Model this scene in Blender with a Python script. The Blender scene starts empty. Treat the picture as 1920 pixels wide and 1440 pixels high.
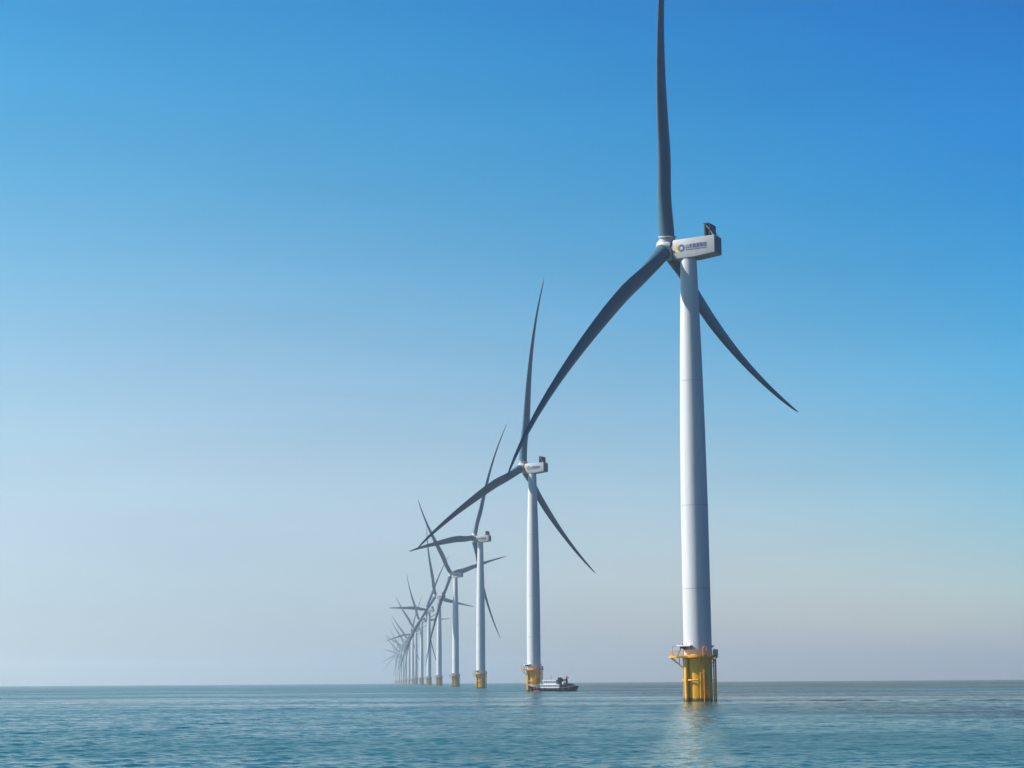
import bpy, bmesh, math, random
import numpy as np
from mathutils import Vector, Matrix

rad = math.radians
random.seed(7)
S = bpy.context.scene
COL = S.collection

# ------------------------------------------------------------------ camera
CAM_H = 4.573
PITCH, ROLL = 0.168185, 0.0063
cam = bpy.data.cameras.new('camera')
cam.sensor_width = 36.0
cam.sensor_fit = 'HORIZONTAL'
cam.lens = 61.48
cam.clip_start = 0.5
cam.clip_end = 200000.0
camo = bpy.data.objects.new('camera', cam)
COL.objects.link(camo)
F = Vector((0, math.cos(PITCH), math.sin(PITCH)))
U0 = Vector((0, -math.sin(PITCH), math.cos(PITCH)))
R0 = Vector((1, 0, 0))
c_, s_ = math.cos(ROLL), math.sin(ROLL)
Rv = c_ * R0 - s_ * U0
Uv = s_ * R0 + c_ * U0
camo.matrix_world = Matrix(((Rv.x, Uv.x, -F.x, 0), (Rv.y, Uv.y, -F.y, 0), (Rv.z, Uv.z, -F.z, CAM_H), (0, 0, 0, 1)))
S.camera = camo

# ------------------------------------------------------------------ light
SUN_EL, SUN_AZ = rad(38), rad(89.5)          # azimuth counted from +Y towards -X
sun_dir = Vector((-math.sin(SUN_AZ) * math.cos(SUN_EL), math.cos(SUN_AZ) * math.cos(SUN_EL), math.sin(SUN_EL)))
sl = bpy.data.lights.new('sun', 'SUN')
sl.energy = 5.0
sl.angle = rad(0.53)
sl.color = (1.0, 0.94, 0.865)
so = bpy.data.objects.new('sun', sl)
COL.objects.link(so)
so.rotation_euler = sun_dir.to_track_quat('Z', 'Y').to_euler()
so.location = (-300, 0, 400)

W = bpy.data.worlds.new('World')
S.world = W
W.use_nodes = True
nt = W.node_tree
nt.nodes.clear()
sky = nt.nodes.new('ShaderNodeTexSky')
sky.sky_type = 'NISHITA'
sky.sun_disc = False
sky.sun_elevation = SUN_EL
sky.sun_rotation = -SUN_AZ
sky.altitude = 0
sky.air_density = 1.0
sky.dust_density = 0.6
sky.ozone_density = 2.5
bg = nt.nodes.new('ShaderNodeBackground')
bg.inputs['Strength'].default_value = 0.11
wo = nt.nodes.new('ShaderNodeOutputWorld')
# clear saturated air: the sky deepens with height and away from the sun
SKY_T = [-0.04, 0.02, 0.08, 0.14, 0.20, 0.26, 0.32, 0.38, 0.46, 0.70, 1.00]
SKY_C = [(0.383, 0.47, 0.727), (0.486, 0.535, 0.708), (0.683, 0.654, 0.681), (0.606, 0.677, 0.684), (0.382, 0.657, 0.704), (0.192, 0.629, 0.735), (0.085, 0.594, 0.769), (0.037, 0.528, 0.804), (0.022, 0.449, 0.828), (0.01, 0.2, 0.5), (0.01, 0.12, 0.36)]
tcw = nt.nodes.new('ShaderNodeTexCoord')
sxw = nt.nodes.new('ShaderNodeSeparateXYZ')
nt.links.new(tcw.outputs['Generated'], sxw.inputs[0])
clw = nt.nodes.new('ShaderNodeClamp')
clw.inputs['Min'].default_value = -0.24
clw.inputs['Max'].default_value = 1.0
nt.links.new(sxw.outputs['X'], clw.inputs['Value'])
qa = nt.nodes.new('ShaderNodeMath'); qa.operation = 'MULTIPLY_ADD'     # 0.457 x + 0.217
nt.links.new(clw.outputs[0], qa.inputs[0]); qa.inputs[1].default_value = 0.457; qa.inputs[2].default_value = 0.217
dotn = nt.nodes.new('ShaderNodeMath'); dotn.operation = 'MULTIPLY_ADD'  # height plus that, times x
nt.links.new(qa.outputs[0], dotn.inputs[0]); nt.links.new(clw.outputs[0], dotn.inputs[1]); nt.links.new(sxw.outputs['Z'], dotn.inputs[2])
mrw = nt.nodes.new('ShaderNodeMapRange')
mrw.inputs['From Min'].default_value = SKY_T[0]
mrw.inputs['From Max'].default_value = SKY_T[-1]
nt.links.new(dotn.outputs['Value'], mrw.inputs['Value'])
crw = nt.nodes.new('ShaderNodeValToRGB')
crw.color_ramp.interpolation = 'B_SPLINE'
while len(crw.color_ramp.elements) < len(SKY_T): crw.color_ramp.elements.new(0.5)
for e_, t_, k_ in zip(crw.color_ramp.elements, SKY_T, SKY_C):
    e_.position = (t_ - SKY_T[0]) / (SKY_T[-1] - SKY_T[0])
    e_.color = tuple(k_) + (1,)
nt.links.new(mrw.outputs[0], crw.inputs['Fac'])
SKY_X = [(1.031, 1.062, 1.011), (0.97, 0.941, 0.989)]
mrx = nt.nodes.new('ShaderNodeMapRange')
mrx.inputs['From Min'].default_value = -0.3
mrx.inputs['From Max'].default_value = 0.3
nt.links.new(sxw.outputs['X'], mrx.inputs['Value'])
crx = nt.nodes.new('ShaderNodeValToRGB')
for e_, k_ in zip(crx.color_ramp.elements, SKY_X): e_.color = tuple(k_) + (1,)
nt.links.new(mrx.outputs[0], crx.inputs['Fac'])
muls = nt.nodes.new('ShaderNodeVectorMath'); muls.operation = 'MULTIPLY'
nt.links.new(crw.outputs['Color'], muls.inputs[0])
nt.links.new(crx.outputs['Color'], muls.inputs[1])
mulw = nt.nodes.new('ShaderNodeVectorMath'); mulw.operation = 'MULTIPLY'
nt.links.new(sky.outputs[0], mulw.inputs[0])
nt.links.new(muls.outputs[0], mulw.inputs[1])
mpw = nt.nodes.new('ShaderNodeMapping')
mpw.inputs['Scale'].default_value = (2.5, 2.5, 16)
mpw.inputs['Rotation'].default_value = (0.0, 0.12, 0.0)
nt.links.new(tcw.outputs['Generated'], mpw.inputs['Vector'])
nzw = nt.nodes.new('ShaderNodeTexNoise')
nzw.inputs['Scale'].default_value = 1.6
nzw.inputs['Detail'].default_value = 6
nt.links.new(mpw.outputs[0], nzw.inputs['Vector'])
mrn = nt.nodes.new('ShaderNodeMapRange')
mrn.inputs['From Min'].default_value = 0.25
mrn.inputs['From Max'].default_value = 0.75
mrn.inputs['To Min'].default_value = 0.955
mrn.inputs['To Max'].default_value = 1.045
nt.links.new(nzw.outputs['Fac'], mrn.inputs['Value'])
scw = nt.nodes.new('ShaderNodeVectorMath'); scw.operation = 'SCALE'
nt.links.new(mulw.outputs[0], scw.inputs[0])
nt.links.new(mrn.outputs[0], scw.inputs['Scale'])
nt.links.new(scw.outputs[0], bg.inputs['Color'])
nt.links.new(bg.outputs[0], wo.inputs['Surface'])

S.view_settings.view_transform = 'Standard'
S.view_settings.look = 'None'
S.view_settings.exposure = 0.85
S.view_settings.gamma = 1.0
S.render.engine = 'CYCLES'
S.cycles.use_denoising = True
S.cycles.max_bounces = 6
S.cycles.volume_bounces = 2
S.cycles.sample_clamp_indirect = 4.0

EARTH = 6.371e6 * 1.15


def drop(x, y):
    return -(x * x + y * y) / (2 * EARTH)


# ------------------------------------------------------------------ helpers
def tag(o, label=None, cat=None, group=None, kind=None):
    if label: o['label'] = label
    if cat: o['category'] = cat
    if group: o['group'] = group
    if kind: o['kind'] = kind
    return o


def empty(name, loc, rz=0.0):
    o = bpy.data.objects.new(name, None)
    o.location = loc
    o.rotation_euler = (0, 0, rz)
    o.empty_display_size = 1
    COL.objects.link(o)
    return o


def link(name, me, parent=None, mat=None):
    o = bpy.data.objects.new(name, me)
    COL.objects.link(o)
    if parent is not None: o.parent = parent
    if mat is not None: o.matrix_local = mat
    return o


def smooth(me, angle=rad(35)):
    for p in me.polygons: p.use_smooth = True
    try:
        me.set_sharp_from_angle(angle=angle)
    except Exception:
        pass


class MB:
    """collects shapes into one mesh"""

    def __init__(self):
        self.bm = bmesh.new()
        self.mi = 0

    def faces(self, vs, fs):
        bv = [self.bm.verts.new(v) for v in vs]
        for f in fs:
            try:
                fc = self.bm.faces.new([bv[i] for i in f])
                fc.material_index = self.mi
            except ValueError:
                pass
        return self

    def box(self, x0, x1, y0, y1, z0, z1, m=None):
        vs = [Vector(p) for p in ((x0, y0, z0), (x1, y0, z0), (x1, y1, z0), (x0, y1, z0), (x0, y0, z1), (x1, y0, z1), (x1, y1, z1), (x0, y1, z1))]
        if m is not None: vs = [m @ v for v in vs]
        return self.faces(vs, ((0, 3, 2, 1), (4, 5, 6, 7), (0, 1, 5, 4), (1, 2, 6, 5), (2, 3, 7, 6), (3, 0, 4, 7)))

    def tube(self, a, b, r, r2=None, n=10, cap=True):
        a, b = Vector(a), Vector(b)
        r2 = r if r2 is None else r2
        d = (b - a).normalized()
        q = d.to_track_quat('Z', 'Y')
        vs = []
        for p, rr in ((a, r), (b, r2)):
            for i in range(n):
                t = 2 * math.pi * i / n
                vs.append(p + q @ Vector((rr * math.cos(t), rr * math.sin(t), 0)))
        fs = [(i, (i + 1) % n, n + (i + 1) % n, n + i) for i in range(n)]
        if cap: fs += [tuple(reversed(range(n))), tuple(range(n, 2 * n))]
        return self.faces(vs, fs)

    def path(self, pts, r, n=6):
        for a, b in zip(pts, pts[1:]): self.tube(a, b, r, n=n)
        return self

    def lathe(self, prof, n=48, m=None, cap=True):
        """profile [(radius, z)] round Z"""
        vs = []
        for r, z in prof:
            for i in range(n):
                t = 2 * math.pi * i / n
                v = Vector((r * math.cos(t), r * math.sin(t), z))
                vs.append(m @ v if m is not None else v)
        fs = []
        for k in range(len(prof) - 1):
            for i in range(n):
                j = (i + 1) % n
                fs.append((k * n + i, k * n + j, (k + 1) * n + j, (k + 1) * n + i))
        if cap:
            fs.append(tuple(reversed(range(n))))
            fs.append(tuple(range((len(prof) - 1) * n, len(prof) * n)))
        return self.faces(vs, fs)

    def prism(self, poly, z0, z1, m=None):
        n = len(poly)
        vs = [Vector((x, y, z0)) for x, y in poly] + [Vector((x, y, z1)) for x, y in poly]
        if m is not None: vs = [m @ v for v in vs]
        fs = [tuple(reversed(range(n))), tuple(range(n, 2 * n))] + [(i, (i + 1) % n, n + (i + 1) % n, n + i) for i in range(n)]
        return self.faces(vs, fs)

    def mesh(self, name, mats, sm=True, bevel=0, fix=True):
        if fix: bmesh.ops.recalc_face_normals(self.bm, faces=self.bm.faces[:])
        if bevel:
            bmesh.ops.bevel(self.bm, geom=[e for e in self.bm.edges if len(e.link_faces) == 2 and e.calc_face_angle(0) > 0.6],
                            offset=bevel, segments=3, affect='EDGES', profile=0.5)
        me = bpy.data.meshes.new(name)
        self.bm.to_mesh(me)
        self.bm.free()
        for m in (mats if isinstance(mats, (list, tuple)) else [mats]): me.materials.append(m)
        if sm: smooth(me)
        return me


# ------------------------------------------------------------------ materials
def new_mat(name):
    m = bpy.data.materials.new(name)
    m.use_nodes = True
    n = m.node_tree
    return m, n, n.nodes['Principled BSDF']


def paint(name, col, rough=0.4, var=0.08, scale=0.6, spec=0.4, stretch=(1, 1, 0.15), dirt=None, metal=0.0):
    """painted metal or fibreglass with faint weather streaks"""
    m, n, p = new_mat(name)
    tc = n.nodes.new('ShaderNodeTexCoord')
    mp = n.nodes.new('ShaderNodeMapping')
    mp.inputs['Scale'].default_value = stretch
    n.links.new(tc.outputs['Object'], mp.inputs['Vector'])
    nz = n.nodes.new('ShaderNodeTexNoise')
    nz.inputs['Scale'].default_value = scale
    nz.inputs['Detail'].default_value = 6
    nz.inputs['Roughness'].default_value = 0.6
    n.links.new(mp.outputs[0], nz.inputs['Vector'])
    cr = n.nodes.new('ShaderNodeValToRGB')
    cr.color_ramp.elements[0].position = 0.3
    cr.color_ramp.elements[1].position = 0.7
    d = dirt or tuple(c * (1 - var * 2) for c in col)
    cr.color_ramp.elements[0].color = tuple(a * (1 - 0.5) + b * 0.5 for a, b in zip(col, d)) + (1,) if dirt else tuple(d) + (1,)
    cr.color_ramp.elements[1].color = tuple(min(1, c * (1 + var * .4)) for c in col) + (1,)
    n.links.new(nz.outputs['Fac'], cr.inputs['Fac'])
    n.links.new(cr.outputs['Color'], p.inputs['Base Color'])
    p.inputs['Roughness'].default_value = rough
    p.inputs['Specular IOR Level'].default_value = spec
    p.inputs['Metallic'].default_value = metal
    return m


M = {}
M['tower'] = paint('tower_paint', (0.485, 0.495, 0.50), 0.45, 0.09, 0.9, stretch=(1, 1, 0.05))
M['seam'] = paint('tower_seam', (0.34, 0.35, 0.36), 0.5, 0.05)
M['nacelle'] = paint('nacelle_paint', (0.33, 0.335, 0.34), 0.4, 0.06, 0.7, stretch=(1, 1, 0.3))
M['hub'] = paint('hub_paint', (0.40, 0.40, 0.40), 0.4, 0.05, 0.7)
M['blade'] = paint('blade_gelcoat', (0.052, 0.122, 0.175), 0.4, 0.06, 0.35, spec=0.2, stretch=(1, 1, 0.06))
M['yellow'] = paint('yellow_paint', (0.76, 0.385, 0.001), 0.45, 0.10, 0.9, dirt=(0.30, 0.11, 0.002), stretch=(1, 1, 0.2))
def splash_zone(m):
    """dark weed and rust band at the waterline of the yellow steel"""
    n = m.node_tree
    p = n.nodes['Principled BSDF']
    src = p.inputs['Base Color'].links[0].from_socket
    tc = n.nodes.new('ShaderNodeTexCoord')
    sp = n.nodes.new('ShaderNodeSeparateXYZ')
    n.links.new(tc.outputs['Object'], sp.inputs[0])
    nz = n.nodes.new('ShaderNodeTexNoise')
    nz.inputs['Scale'].default_value = 1.4
    nz.inputs['Detail'].default_value = 5
    n.links.new(tc.outputs['Object'], nz.inputs['Vector'])
    ma = n.nodes.new('ShaderNodeMath'); ma.operation = 'MULTIPLY_ADD'
    n.links.new(nz.outputs['Fac'], ma.inputs[0]); ma.inputs[1].default_value = -1.2; n.links.new(sp.outputs['Z'], ma.inputs[2])
    mr = n.nodes.new('ShaderNodeMapRange')
    for k, v in zip(('From Min', 'From Max', 'To Min', 'To Max'), (-0.15, 0.35, 1, 0)): mr.inputs[k].default_value = v
    n.links.new(ma.outputs[0], mr.inputs['Value'])
    mx = n.nodes.new('ShaderNodeMixRGB')
    mx.inputs['Color2'].default_value = (0.07, 0.05, 0.015, 1)
    n.links.new(mr.outputs[0], mx.inputs['Fac'])
    n.links.new(src, mx.inputs['Color1'])
    n.links.new(mx.outputs[0], p.inputs['Base Color'])


splash_zone(M['yellow'])
M['dull'] = paint('dull_yellow_paint', (0.46, 0.24, 0.02), 0.6, 0.12, 0.9, dirt=(0.24, 0.09, 0.02), stretch=(1, 1, 0.2))  # duller, browner yellow for the bases farther down the row
splash_zone(M['dull'])
M['orange'] = paint('orange_ladder_paint', (0.70, 0.24, 0.02), 0.5, 0.12, 1.5)
M['dark'] = paint('dark_steel', (0.035, 0.04, 0.05), 0.5, 0.15, 2.0)
M['grey'] = paint('galvanised_steel', (0.30, 0.32, 0.34), 0.5, 0.12, 2.0)
M['rear'] = paint('dark_rear_grey', (0.06, 0.085, 0.10), 0.5, 0.08, 1.0)
M['pale'] = paint('sunlit_yellow_paint', (0.80, 0.66, 0.30), 0.5, 0.05, 2.0)  # overexposed sunlit look of the yellow put into the braces' base colour
M['cooler'] = paint('cooler_black', (0.012, 0.014, 0.022), 0.5, 0.2, 4.0)
M['navy'] = paint('navy_print', (0.02, 0.035, 0.13), 0.5, 0.02, 2.0)
M['gold'] = paint('gold_print', (0.72, 0.40, 0.07), 0.5, 0.02, 2.0)
M['coral'] = paint('coral_print', (0.72, 0.32, 0.14), 0.5, 0.02, 2.0)
M['green'] = paint('green_print', (0.03, 0.16, 0.09), 0.5, 0.02, 2.0)
M['blue'] = paint('blue_print', (0.012, 0.05, 0.20), 0.5, 0.02, 2.0)
M['hull'] = paint('hull_paint', (0.005, 0.004, 0.012), 0.5, 0.2, 0.8, spec=0.08)
M['red'] = paint('red_antifouling', (0.55, 0.06, 0.05), 0.6, 0.15, 1.0)
M['white'] = paint('boat_white', (0.74, 0.74, 0.74), 0.4, 0.05, 1.0)
M['glass'] = paint('dark_window', (0.02, 0.03, 0.045), 0.1, 0.0, 1.0)
M['teal'] = paint('dark_teal_paint', (0.010, 0.026, 0.036), 0.6, 0.2, 1.0, spec=0.1)
M['tarp'] = paint('tarpaulin', (0.06, 0.12, 0.12), 0.7, 0.15, 1.0)
M['flag'] = paint('red_flag_cloth', (0.70, 0.03, 0.04), 0.8, 0.05, 2.0)
M['deck'] = paint('boat_deck', (0.16, 0.15, 0.14), 0.7, 0.1, 1.5)


# ------------------------------------------------------------------ sea
def build_sea():
    rng = np.random.default_rng(5)
    # angles from +Y, dense where waves can be told apart
    a = np.concatenate([np.radians(np.linspace(-180, -30, 50, endpoint=False)), np.radians(np.linspace(-30, -22, 60, endpoint=False)),
                        np.radians(np.linspace(-22, 22, 620, endpoint=False)), np.radians(np.linspace(22, 30, 60, endpoint=False)),
                        np.radians(np.linspace(30, 180, 50, endpoint=False))])
    r = [2.0]
    while r[-1] < 15000:
        x = r[-1]
        if x < 55: st = max(1.0, x * 0.12)
        elif x < 700: st = 0.16 + (x - 55) * 0.0016
        else: st = 1.2 + (x - 700) * 0.05
        r.append(x + st)
    r = np.array(r)
    na, nr = len(a), len(r)
    Rg, Ag = np.meshgrid(r, a, indexing='ij')
    X = Rg * np.sin(Ag)
    Y = Rg * np.cos(Ag)
    Z = np.zeros_like(X)
    dX = np.zeros_like(X)
    dY = np.zeros_like(X)
    near = (r > 40) & (r < 1300)
    # patches of ruffled and calmer water
    calm = np.zeros_like(X)
    for k in range(7):
        L = rng.uniform(60, 260); th = rng.uniform(0, math.pi)
        calm += np.sin((X * math.cos(th) + Y * math.sin(th) * 0.6) * 2 * math.pi / L + rng.uniform(0, 6.28))
    edge = 322 + 22 * np.sin(X * 0.021 + 1) + 9 * np.sin(X * 0.067) + 0.28 * np.clip(X, -200, 200)
    slickm = np.clip((Y - edge) / 14, 0, 1) * np.clip((1100 - Y) / 400, 0, 1)
    gust = (1 - 0.25 * slickm) * np.clip(0.78 + 0.16 * calm / 1.9, 0.3, 1.3)
    wind = math.atan2(-0.80, 0.60)           # direction the waves run to
    for k in range(80):
        L = 0.75 * (6 / 0.75) ** (rng.uniform(0, 1) ** 1.25) if k > 4 else rng.uniform(9, 18)
        th = wind + rng.normal(0, 0.6)
        kk = 2 * math.pi / L
        amp = 0.0060 * L ** 0.72 if L < 8 else 0.014
        amp *= rng.uniform(0.6, 1.2)
        ph = rng.uniform(0, 6.28)
        ct, st_ = math.cos(th), math.sin(th)
        sub = X[near] * ct + Y[near] * st_
        fade = np.clip(1.4 - Rg[near] / (L * 260), 0, 1) * gust[near]
        w = np.sin(kk * sub + ph) * amp * fade
        Z[near] += w
        q = np.cos(kk * sub + ph) * amp * fade * 0.8
        dX[near] += q * ct
        dY[near] += q * st_
    # a tide line running off the near pile towards the right
    t = (X - 42) / 70.0
    line_y = 379 - 20 * t + 2.2 * np.sin(X * 0.13) + 1.3 * np.sin(X * 0.41 + 1)
    brk = np.clip(0.8 + 0.4 * np.sin(X * 0.21) + 0.4 * np.sin(X * 0.57 + 2) + 0.3 * np.sin(X * 1.3), 0, 1.3)
    ridge = np.exp(-((Y - line_y) / 0.8) ** 2) * brk * np.clip((X - 42) / 4, 0, 1) * np.clip((260 - X) / 80, 0, 1)
    Z += 0.24 * ridge * (Rg < 700)
    X2 = X + dX
    Y2 = Y + dY
    Z += -(X ** 2 + Y ** 2) / (2 * EARTH)
    co = np.stack([X2, Y2, Z], -1).reshape(-1, 3).astype(np.float32)
    i = np.arange(nr - 1)[:, None]
    j = np.arange(na)[None, :]
    jn = (j + 1) % na
    f = np.stack([i * na + j, i * na + jn, (i + 1) * na + jn, (i + 1) * na + j], -1).reshape(-1, 4)
    f = f[:, ::-1]
    # the innermost ring is closed with one face
    nf = len(f)
    me = bpy.data.meshes.new('sea')
    me.vertices.add(len(co))
    me.vertices.foreach_set('co', co.ravel())
    loops = np.concatenate([f.ravel(), np.arange(na)[::-1]]).astype(np.int32)
    me.loops.add(len(loops))
    me.loops.foreach_set('vertex_index', loops)
    me.polygons.add(nf + 1)
    ls = np.concatenate([np.arange(nf) * 4, [nf * 4]]).astype(np.int32)
    me.polygons.foreach_set('loop_start', ls)
    me.polygons.foreach_set('use_smooth', np.ones(nf + 1, dtype=bool))
    me.update(calc_edges=True)
    me.validate()
    # orientation check
    if me.polygons[na * 200].normal.z < 0:
        me.flip_normals()
    m, n, p = new_mat('sea_water')
    L = n.links
    geo = n.nodes.new('ShaderNodeNewGeometry')

    def noise(scale, detail=4, stretch=(1, 1, 1), rough=0.55, rot=0.0):
        mp = n.nodes.new('ShaderNodeMapping')
        mp.inputs['Scale'].default_value = stretch
        mp.inputs['Rotation'].default_value = (0, 0, rot)
        L.new(geo.outputs['Position'], mp.inputs['Vector'])
        z = n.nodes.new('ShaderNodeTexNoise')
        z.inputs['Scale'].default_value = scale
        z.inputs['Detail'].default_value = detail
        z.inputs['Roughness'].default_value = rough
        L.new(mp.outputs[0], z.inputs['Vector'])
        return z.outputs['Fac']

    def ramp(src, stops):
        cr = n.nodes.new('ShaderNodeValToRGB')
        e = cr.color_ramp.elements
        while len(e) < len(stops): e.new(0.5)
        for k, (pos, c) in enumerate(stops):
            e[k].position = pos
            e[k].color = tuple(c) + (1,) if len(c) == 3 else c
        L.new(src, cr.inputs['Fac'])
        return cr.outputs['Color']

    def maprange(src, a, b, c, d):
        mr = n.nodes.new('ShaderNodeMapRange')
        for k, v in zip(('From Min', 'From Max', 'To Min', 'To Max'), (a, b, c, d)): mr.inputs[k].default_value = v
        L.new(src, mr.inputs['Value'])
        return mr.outputs['Result']

    # silt carried in patches: clearer teal to the left, greyer brown to the right
    big = noise(0.006, 5, (1, 0.35, 1))
    sep = n.nodes.new('ShaderNodeSeparateXYZ')
    L.new(geo.outputs['Position'], sep.inputs[0])
    side = maprange(sep.outputs['X'], -35, 65, -0.22, 0.24)
    add = n.nodes.new('ShaderNodeMath'); add.operation = 'ADD'
    L.new(big, add.inputs[0]); L.new(side, add.inputs[1])
    colr = ramp(add.outputs[0], ((0.28, (0.011, 0.078, 0.085)), (0.52, (0.018, 0.070, 0.070)), (0.75, (0.044, 0.047, 0.036))))
    # a little foam where the swell meets the near pile and along the tide line
    dist = n.nodes.new('ShaderNodeVectorMath'); dist.operation = 'DISTANCE'
    L.new(geo.outputs['Position'], dist.inputs[0]); dist.inputs[1].default_value = (39.62, 380.65, 0)
    ring = maprange(dist.outputs['Value'], 3.2, 7.0, 1, 0)
    ly = n.nodes.new('ShaderNodeMath'); ly.operation = 'MULTIPLY_ADD'
    L.new(sep.outputs['X'], ly.inputs[0]); ly.inputs[1].default_value = 0.30; L.new(sep.outputs['Y'], ly.inputs[2])
    lp = n.nodes.new('ShaderNodeMath'); lp.operation = 'SUBTRACT'
    L.new(ly.outputs[0], lp.inputs[0]); lp.inputs[1].default_value = 386.5
    la = n.nodes.new('ShaderNodeMath'); la.operation = 'ABSOLUTE'
    L.new(lp.outputs[0], la.inputs[0])
    lf = maprange(la.outputs[0], 0.8, 3.5, 0.9, 0)
    lx = maprange(sep.outputs['X'], 41, 44, 0, 1)
    lx2 = maprange(sep.outputs['X'], 60, 85, 1, 0)
    l1 = n.nodes.new('ShaderNodeMath'); l1.operation = 'MULTIPLY'; L.new(lf, l1.inputs[0]); L.new(lx, l1.inputs[1])
    l2 = n.nodes.new('ShaderNodeMath'); l2.operation = 'MULTIPLY'; L.new(l1.outputs[0], l2.inputs[0]); L.new(lx2, l2.inputs[1])
    mxm = n.nodes.new('ShaderNodeMath'); mxm.operation = 'MAXIMUM'; L.new(ring, mxm.inputs[0]); L.new(l2.outputs[0], mxm.inputs[1])
    fn = maprange(noise(0.9, 5, (0.4, 1, 1), 0.65), 0.45, 0.62, 0, 0.75)
    fm = n.nodes.new('ShaderNodeMath'); fm.operation = 'MULTIPLY'; L.new(mxm.outputs[0], fm.inputs[0]); L.new(fn, fm.inputs[1])
    fx = n.nodes.new('ShaderNodeMixRGB'); fx.inputs['Color2'].default_value = (0.34, 0.40, 0.38, 1)
    L.new(fm.outputs[0], fx.inputs['Fac']); L.new(colr, fx.inputs['Color1'])
    # pale streak painted for the near tower's reflection, smoother and lighter than the sea
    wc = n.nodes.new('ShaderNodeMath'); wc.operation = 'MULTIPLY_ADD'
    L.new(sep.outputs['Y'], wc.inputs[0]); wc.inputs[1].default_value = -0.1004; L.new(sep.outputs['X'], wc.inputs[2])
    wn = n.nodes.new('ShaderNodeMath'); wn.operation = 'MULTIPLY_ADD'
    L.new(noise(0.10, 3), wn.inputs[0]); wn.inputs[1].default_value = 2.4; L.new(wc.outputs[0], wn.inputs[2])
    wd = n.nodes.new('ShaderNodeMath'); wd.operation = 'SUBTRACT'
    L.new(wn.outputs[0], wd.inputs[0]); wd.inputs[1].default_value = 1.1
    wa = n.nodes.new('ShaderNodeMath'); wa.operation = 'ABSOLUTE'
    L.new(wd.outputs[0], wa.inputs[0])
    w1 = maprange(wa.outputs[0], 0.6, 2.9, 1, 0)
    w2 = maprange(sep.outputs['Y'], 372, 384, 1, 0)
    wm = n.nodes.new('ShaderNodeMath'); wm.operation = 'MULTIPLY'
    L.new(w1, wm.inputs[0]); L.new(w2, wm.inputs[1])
    tower_streak = wm.outputs[0]
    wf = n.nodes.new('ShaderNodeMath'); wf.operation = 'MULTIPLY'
    L.new(tower_streak, wf.inputs[0]); L.new(maprange(noise(0.5, 4, (0.3, 1, 1)), 0.35, 0.65, 0.35, 0.9), wf.inputs[1])
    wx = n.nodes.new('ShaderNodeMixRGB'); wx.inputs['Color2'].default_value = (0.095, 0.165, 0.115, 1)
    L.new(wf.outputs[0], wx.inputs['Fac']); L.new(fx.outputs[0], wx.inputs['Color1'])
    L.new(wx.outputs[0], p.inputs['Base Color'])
    p.inputs['IOR'].default_value = 1.333
    # a calm slick beyond a ragged line some 320 m out, ruffled water on this side of it
    wob = noise(0.02, 3, (1, 0.4, 1))
    ya = n.nodes.new('ShaderNodeMath'); ya.operation = 'MULTIPLY_ADD'
    L.new(sep.outputs['X'], ya.inputs[0]); ya.inputs[1].default_value = -0.28; L.new(sep.outputs['Y'], ya.inputs[2])
    yb = n.nodes.new('ShaderNodeMath'); yb.operation = 'MULTIPLY_ADD'
    L.new(wob, yb.inputs[0]); yb.inputs[1].default_value = 90.0; L.new(ya.outputs[0], yb.inputs[2])
    near_edge = maprange(yb.outputs[0], 355, 385, 0, 1)
    far_edge = maprange(sep.outputs['Y'], 700, 1300, 1, 0)
    sl_ = n.nodes.new('ShaderNodeMath'); sl_.operation = 'MULTIPLY'
    L.new(near_edge, sl_.inputs[0]); L.new(far_edge, sl_.inputs[1])
    patch_a = noise(0.012, 4, (0.35, 1, 1))
    patch_b = noise(0.055, 3, (0.3, 1, 1))
    pm = n.nodes.new('ShaderNodeMath'); pm.operation = 'MULTIPLY_ADD'
    L.new(patch_b, pm.inputs[0]); pm.inputs[1].default_value = 0.7; L.new(patch_a, pm.inputs[2])
    ps = n.nodes.new('ShaderNodeMath'); ps.operation = 'SUBTRACT'
    L.new(pm.outputs[0], ps.inputs[0]); ps.inputs[1].default_value = 0.35
    patch = ps.outputs[0]
    sm_ = n.nodes.new('ShaderNodeMath'); sm_.operation = 'MULTIPLY_ADD'
    L.new(sl_.outputs[0], sm_.inputs[0]); sm_.inputs[1].default_value = -0.07; L.new(patch, sm_.inputs[2])
    slick = sm_.outputs[0]
    open_sea = maprange(sep.outputs['Y'], 330, 800, 0, 1)
    ra = n.nodes.new('ShaderNodeMath'); ra.operation = 'MULTIPLY_ADD'
    L.new(open_sea, ra.inputs[0]); ra.inputs[1].default_value = 0.15
    L.new(maprange(slick, 0.30, 0.65, 0.06, 0.24), ra.inputs[2])
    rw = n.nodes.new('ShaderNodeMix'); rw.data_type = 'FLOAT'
    L.new(tower_streak, rw.inputs[0]); L.new(ra.outputs[0], rw.inputs[2]); rw.inputs[3].default_value = 0.05
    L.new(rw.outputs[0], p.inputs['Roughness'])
    east = maprange(sep.outputs['X'], -900, 300, 0.50, 0.018)
    sp_ = n.nodes.new('ShaderNodeMix'); sp_.data_type = 'FLOAT'
    L.new(open_sea, sp_.inputs[0]); L.new(maprange(sep.outputs['X'], -35, 60, 0.20, 0.035), sp_.inputs[2]); L.new(east, sp_.inputs[3])
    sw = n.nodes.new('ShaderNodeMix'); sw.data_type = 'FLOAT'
    L.new(tower_streak, sw.inputs[0]); L.new(sp_.outputs[0], sw.inputs[2]); sw.inputs[3].default_value = 0.5
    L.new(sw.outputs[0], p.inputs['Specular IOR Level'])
    b1 = n.nodes.new('ShaderNodeBump')
    b1.inputs['Distance'].default_value = 0.06
    L.new(maprange(slick, 0.25, 0.62, 0.28, 0.9), b1.inputs['Strength'])
    L.new(noise(2.6, 4, (1, 0.7, 1), 0.6, 0.5), b1.inputs['Height'])
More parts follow.
